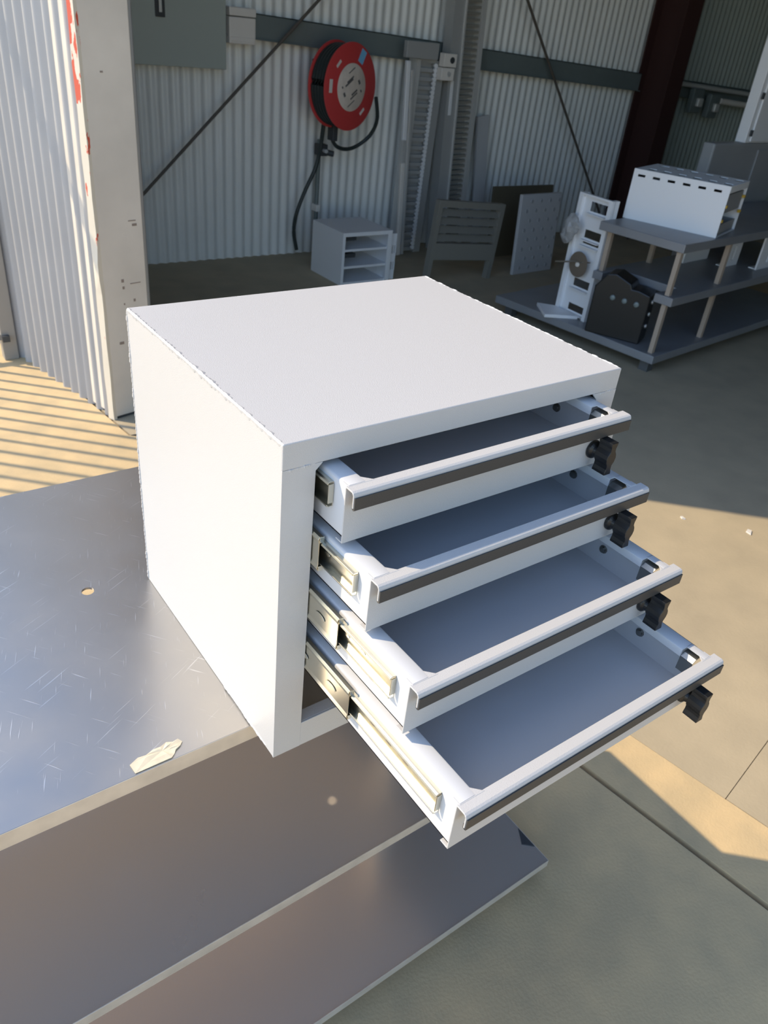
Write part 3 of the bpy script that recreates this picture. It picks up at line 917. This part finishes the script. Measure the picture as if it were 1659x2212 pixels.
dm = MB(DT).lathe([(0.016, 0.0), (0.014, -0.003), (0.006, -0.004), (0.001, -0.004)], 10).build('dimple', 'perf_shaded', dp)
k = 0
for r in range(8):
    for c_ in range(4):
        o = dm if k == 0 else link_copy(dm, 'dimple', dp)
        o.location = (DT @ Vector((0.05 + 0.11 * c_ + (0.05 if r % 2 else 0.0), 0, 0.05 + 0.073 * r))) - (DT @ Vector((0, 0, 0)))
        k += 1

# ------------------------------------------------------------------ steel table at the right
TT = frame(3.69, 2.00, 0, 6)
tb = thing('steel_table', 'dark three-level steel table carrying white parts at the right', 'table', (4.3, 2.5, G))
MB(TT).box(0.0, 2.2, 0.0, 0.575, -0.150, -0.100).build('top_shelf', 'tabletop', tb, bevel=0.004)
MB(TT).prism([(0.0, -0.02), (2.2, -0.02), (2.2, 0.575), (0.05, 0.575), (0.05, 0.505), (0.24, 0.505), (0.24, 0.10), (0.0, 0.10)], -0.450, -0.400, 'z').build('middle_shelf', 'tabletop', tb, bevel=0.004)
MB(TT).box(-0.02, 2.2, -0.02, 1.25, -0.80, -0.75).build('bottom_platform', 'tabletop', tb, bevel=0.004)
for (u, v) in ((0.035, 0.035), (0.62, 0.035), (0.10, 0.545), (0.62, 0.53), (1.8, 0.035), (1.8, 0.53)):
    MB(TT).box(u - 0.014, u + 0.014, v - 0.014, v + 0.014, -0.40, -0.15).build('post', 'post', tb)
    if (u, v) != (0.10, 0.545):
        MB(TT).box(u - 0.014, u + 0.014, v - 0.014, v + 0.014, -0.75, -0.45).build('post', 'post', tb)
for (u, v) in ((0.05, 0.05), (1.8, 0.05), (0.05, 1.15), (1.8, 1.15)):
    MB(TT).box(u - 0.03, u + 0.03, v - 0.03, v + 0.03, G, -0.80).build('foot', 'tabledark', tb)

# white slotted drawer unit standing on the table
BU = frame(4.062, 2.06, -0.0995, 108)                 # local x runs along the long side, local -y is the left face
bu = thing('slotted_drawer_unit', 'white slotted metal drawer unit with yellow catches on the steel table', 'drawer unit', (4.1, 2.35, -0.1))
BL, BW_, BH = 0.58, 0.40, 0.284


def slotted(mb, L_, h, y0, y1, slots, z0, z1):
    mb.box(0, L_, y0, y1, 0, z0)
    mb.box(0, L_, y0, y1, z1, h)
    x = 0
    for a, b in slots + [(L_, L_)]:
        if a > x:
            mb.box(x, a, y0, y1, z0, z1)
        x = b


slots = [(0.045 + 0.092 * k, 0.045 + 0.092 * k + 0.045) for k in range(6)]
f_ = MB(BU)
slotted(f_, BL, BH, 0.0, 0.004, slots, 0.243, 0.257)
f_.build('long_side', 'whitepaint', bu)
f_ = MB(BU)
slotted(f_, BL, BH, -BW_, -BW_ + 0.004, slots, 0.243, 0.257)
f_.build('long_side', 'whitepaint', bu)
tpn = MB(BU @ Matrix.Translation((0, 0, BH - 0.004)) @ Matrix.Rotation(radians(90), 4, 'X'))
tpn.box(0, BL, 0.0, 0.004, 0.004, 0.05)
sl2 = [(0.02 + 0.092 * k, 0.02 + 0.092 * k + 0.048) for k in range(6)]
for z0, z1 in ((0.05, 0.115), (0.285, 0.35)):
    x = 0
    for a, b in sl2 + [(BL, BL)]:
        if a > x:
            tpn.box(x, a, 0.0, 0.004, z0, z1)
        x = b
tpn.box(0, BL, 0.0, 0.004, 0.115, 0.285)
tpn.box(0, BL, 0.0, 0.004, 0.35, BW_ - 0.004)
tpn.build('top_panel', 'whitepaint', bu)
MB(BU).box(0.012, BL - 0.006, -BW_ + 0.006, -0.006, 0.262, 0.265).build('slot_shade_sheet', 'dark', bu)  # dark sheet added below the top so its slots read as shaded
MB(BU).box(BL - 0.004, BL, -BW_ + 0.004, -0.004, 0, BH - 0.004).build('end_panel', 'whitepaint', bu)
MB(BU).box(0, BL - 0.004, -BW_ + 0.004, -0.004, 0, 0.004).build('base_panel', 'whitepaint', bu)
MB(BU).box(0.0, 0.010, -BW_ + 0.004, -0.004, 0.246, BH - 0.004).build('end_rail', 'whitepaint', bu)
for z0, z1 in ((0.130, 0.232), (0.008, 0.066)):
    d_ = MB(BU).box(0.012, 0.50, -BW_ + 0.02, -0.02, z0, z0 + 0.004).box(0.012, 0.016, -BW_ + 0.02, -0.02, z0, z1).box(0.012, 0.50, -0.024, -0.02, z0, z1).box(0.012, 0.50, -BW_ + 0.02, -BW_ + 0.024, z0, z1)
    d_.build('inner_drawer', 'greypaint', bu)
for yy, zz in ((-0.018, 0.165), (-BW_ + 0.018, 0.19), (-0.018, 0.085), (-BW_ + 0.020, 0.105)):
    MB(BU).box(-0.006, 0.012, yy - 0.012, yy + 0.012, zz, zz + 0.016).build('catch', 'yellow', bu, bevel=0.002)

# grey cabinet on the bottom platform with a white cabinet stacked on it
gc = thing('grey_cabinet', 'plain grey steel cabinet standing behind the slotted drawer unit', 'cabinet', (5.2, 2.95, -0.75))
GT = frame(4.93, 2.80, -0.7495, 4)
MB(GT).box(0, 1.0, 0, 0.09, 0, 1.045).build('body', 'greypaint', gc, bevel=0.012)
MB(GT).box(0.62, 0.99, -0.012, -0.001, 0.06, 1.0).build('door', 'greypaint', gc, bevel=0.003)
hc = thing('hinged_cabinet', 'white hinged cabinet stacked on top of the grey cabinet at the right edge', 'cabinet', (5.45, 2.95, 0.31))
HT = frame(5.33, 2.83, 0.2965, 4)
MB(HT).box(0, 0.55, 0, 0.08, 0, 0.75).build('body', 'whitepaint', hc, bevel=0.006)
MB(HT).box(0.05, 0.545, -0.014, -0.001, 0.012, 0.74).build('door', 'whitepaint', hc, bevel=0.003)
for z in (0.065, 0.30, 0.52):
    MB(HT).box(0.025, 0.05, -0.014, -0.001, z - 0.02, z + 0.02).build('hinge', 'dark', hc, bevel=0.002)

# slotted white plates standing on the middle shelf
SPL = [((4.50, 2.50), 0.33, 0.22, [(0.20, 0.12)], 'white slotted plate under the table top, leftmost of three'),
       ((4.73, 2.34), 0.19, 0.235, [(0.10, 0.085)], 'white slotted plate under the table top, middle of three'),
       ((4.93, 2.215), 0.40, 0.235, [(0.125, 0.085), (0.27, 0.085)], 'white slotted plate under the table top, rightmost of three')]
for (xy, w, h, holes, lab) in SPL:
    mb = MB(frame(xy[0], xy[1], -0.3995, 6))
    x = 0
    for hx, hz_ in holes:
        mb.box(x, hx - 0.016, 0, 0.012, 0, h)
        mb.box(hx - 0.016, hx + 0.016, 0, 0.012, 0, hz_ - 0.045)
        mb.box(hx - 0.016, hx + 0.016, 0, 0.012, hz_ + 0.045, h)
        x = hx + 0.016
    mb.box(x, w, 0, 0.012, 0, h)
    mb.box(0.01, w - 0.01, 0.012, 0.06, 0, 0.006)
    tag(mb.build('slotted_plate', 'whitepaint', None), lab, 'plate', 'slotted plates on the middle shelf')

# white windowed rack standing on the bottom platform
RTf = frame(3.775, 2.875, -0.7495, -94)               # local x along the panel, -y is the face seen
rk = thing('windowed_rack', 'upright white rack panel with square cut-outs and a foot plate on the low platform', 'rack', (3.77, 2.75, -0.75))
RW, RH = 0.285, 0.75
zrows = [(0.03, 0.075), (0.190, 0.240), (0.460, 0.485), (0.495, 0.545), (0.655, 0.712)]
rb = MB(RTf)
wx0, wx1 = 0.095, 0.235
rb.box(0, wx0, -0.004, 0, 0, RH).box(wx1, RW, -0.004, 0, 0, RH)
zc = 0
for z0, z1 in zrows + [(RH, RH)]:
    rb.box(wx0, wx1, -0.004, 0, zc, z0)
    zc = z1
rb.build('panel', 'whitepaint', rk)
MB(RTf).box(0, 0.028, 0.0, 0.035, 0, RH).build('side_return', 'whitepaint', rk)
MB(RTf).box(0, 0.030, -0.026, -0.004, 0.012, RH).build('raised_edge', 'whitepaint', rk)
MB(RTf).box(RW - 0.030, RW, -0.026, 0.035, 0, RH).build('side_return', 'whitepaint', rk)
MB(RTf).box(0.028, RW - 0.03, -0.026, 0.0, RH - 0.012, RH).build('top_return', 'whitepaint', rk)
for z0, z1 in zrows:
    MB(RTf).box(wx0 - 0.005, wx1 + 0.005, -0.034, -0.004, z0 - 0.016, z0 - 0.010).build('ledge', 'whitepaint', rk)
MB(RTf).prism([(-0.085, -0.115), (0.13, -0.235), (0.23, -0.030), (0.0, -0.027)], 0.0, 0.022, 'z').build('foot_plate', 'whitepaint', rk, bevel=0.003)

# abrasive disc with a rod, and a crumpled film bag, hanging on the rack
dt = thing('abrasive_disc', 'brown round abrasive disc on a bright rod hung on the white rack', 'disc', (3.72, 2.735, -0.41))
DX = Matrix.Translation((3.722, 2.735, -0.412)) @ Matrix.Rotation(radians(-94), 4, 'Z')
MB(DX).lathe([(0.012, -0.012), (0.078, -0.010), (0.080, -0.006), (0.078, -0.003), (0.012, -0.003)], 32).build('disc', 'disc_brown', dt, smooth=True)
MB(DX).lathe([(0.001, -0.020), (0.014, -0.018), (0.016, -0.011)], 16).build('hub', 'offwhite', dt)
MB(DX).tube([(0.012, -0.022, 0.022), (-0.150, -0.060, -0.020)], 0.0055, 8).tube([(0.02, -0.014, 0.02), (0.088, 0.008, 0.035)], 0.005, 8).build('rod', 'rod', dt)
fb = MB(Matrix.Translation((3.700, 2.845, -0.215)))
nU, nV = 12, 9
vs, fs = [], []
for a in range(nV + 1):
    th = pi * a / nV
    for b in range(nU):
        ph = 2 * pi * b / nU
        rr = 1 + random.uniform(-0.24, 0.24)
        vs.append((0.030 * sin(th) * cos(ph) * rr, 0.058 * sin(th) * sin(ph) * rr + (0.025 if a > 5 else 0), 0.095 * cos(th) * (1 + random.uniform(-0.05, 0.05))))
for a in range(nV):
    for b in range(nU):
        fs.append((a * nU + b, a * nU + (b + 1) % nU, (a + 1) * nU + (b + 1) % nU, (a + 1) * nU + b))
fb.add(vs, fs)
tag(fb.build('film_bag', 'film'), 'crumpled grey plastic film hanging on the upper white rack', 'plastic film')

# black case on the bottom platform
bc = thing('black_case', 'black case with round studs on the low platform beside the white rack', 'case', (3.75, 2.3, -0.75))
CT = frame(3.60, 2.475, -0.7495, -66)                 # local x along the front face, local y into the depth
case = MB(CT)
case.prism([(0.0, 0.0), (0.345, 0.0), (0.345, 0.30), (0.27, 0.318), (0.225, 0.318), (0.215, 0.345), (0.115, 0.385), (0.06, 0.375), (0.0, 0.29)], 0.0, 0.17, 'y')
case.build('shell', 'plastic', bc, bevel=0.008)
for k in range(3):
    MB(CT @ Matrix.Translation((0.125 + 0.075 * k, 0.0, 0.245 - 0.004 * k))).lathe([(0.017, 0.0), (0.016, -0.008), (0.010, -0.012), (0.001, -0.012)], 16).build('stud', 'girt', bc, smooth=True)
for k in range(3):
    MB(CT @ Matrix.Translation((0.345, 0.085, 0.10 + 0.075 * k)) @ Matrix.Rotation(radians(90), 4, 'Z')).lathe([(0.013, 0.0), (0.012, -0.008), (0.004, -0.010)], 12).build('side_stud', 'alu', bc, smooth=True)

# wiring on the far part of the back wall
cd = thing('wall_conduit', 'pale horizontal conduit along the back wall right of the maroon column', 'conduit', (8.0, 4.88, 0.45))
MB().tube([(6.95, 4.80, 0.540), (9.25, 4.80, 0.446)], 0.022, 10).build('upper_pipe', 'alu', cd, smooth=True)
MB().tube([(7.88, 4.79, 0.402), (9.25, 4.79, 0.335)], 0.030, 10).build('lower_pipe', 'offwhite', cd, smooth=True)
for (xx, zz, nm, lab) in ((7.45, 0.392, 'power_outlet', 'grey power outlet nearest the maroon column'), (7.76, 0.352, 'power_outlet', 'grey power outlet at the end of the lower conduit')):
    p_ = thing(nm, lab, 'power outlet', (xx, 4.9, zz - 0.11), 'power outlets on the back wall')
    MB().box(xx - 0.085, xx + 0.085, 4.76, 4.825, zz - 0.11, zz + 0.11).build('housing', 'girt', p_, bevel=0.01)
    MB().box(xx - 0.03, xx + 0.05, 4.72, 4.76, zz - 0.05, zz + 0.03).build('socket', 'alu', p_, bevel=0.01)
tag(MB().box(8.85, 9.6, 4.86, 4.92, 0.58, 1.0).build('brown_noticeboard', 'brownboard'), 'dark brown board on the back wall at the right edge', 'board')

# pale chips on the sunlit shed floor
for k, (x, y, s, lab) in enumerate(((2.627, 0.630, 0.018, 'pale chip of debris on the sunlit floor near the shade edge, the right one'), (2.453, 0.838, 0.011, 'pale chip of debris on the sunlit floor near the shade edge, the left one'))):
    o = MB(frame(x, y, G, 30 + 50 * k)).prism([(-s, -s * 0.5), (s * 0.9, -s * 0.6), (s * 1.1, s * 0.3), (-s * 0.2, s * 0.6)], 0.0, 0.005, 'z').build('debris_chip', 'chip')
    tag(o, lab, 'debris')
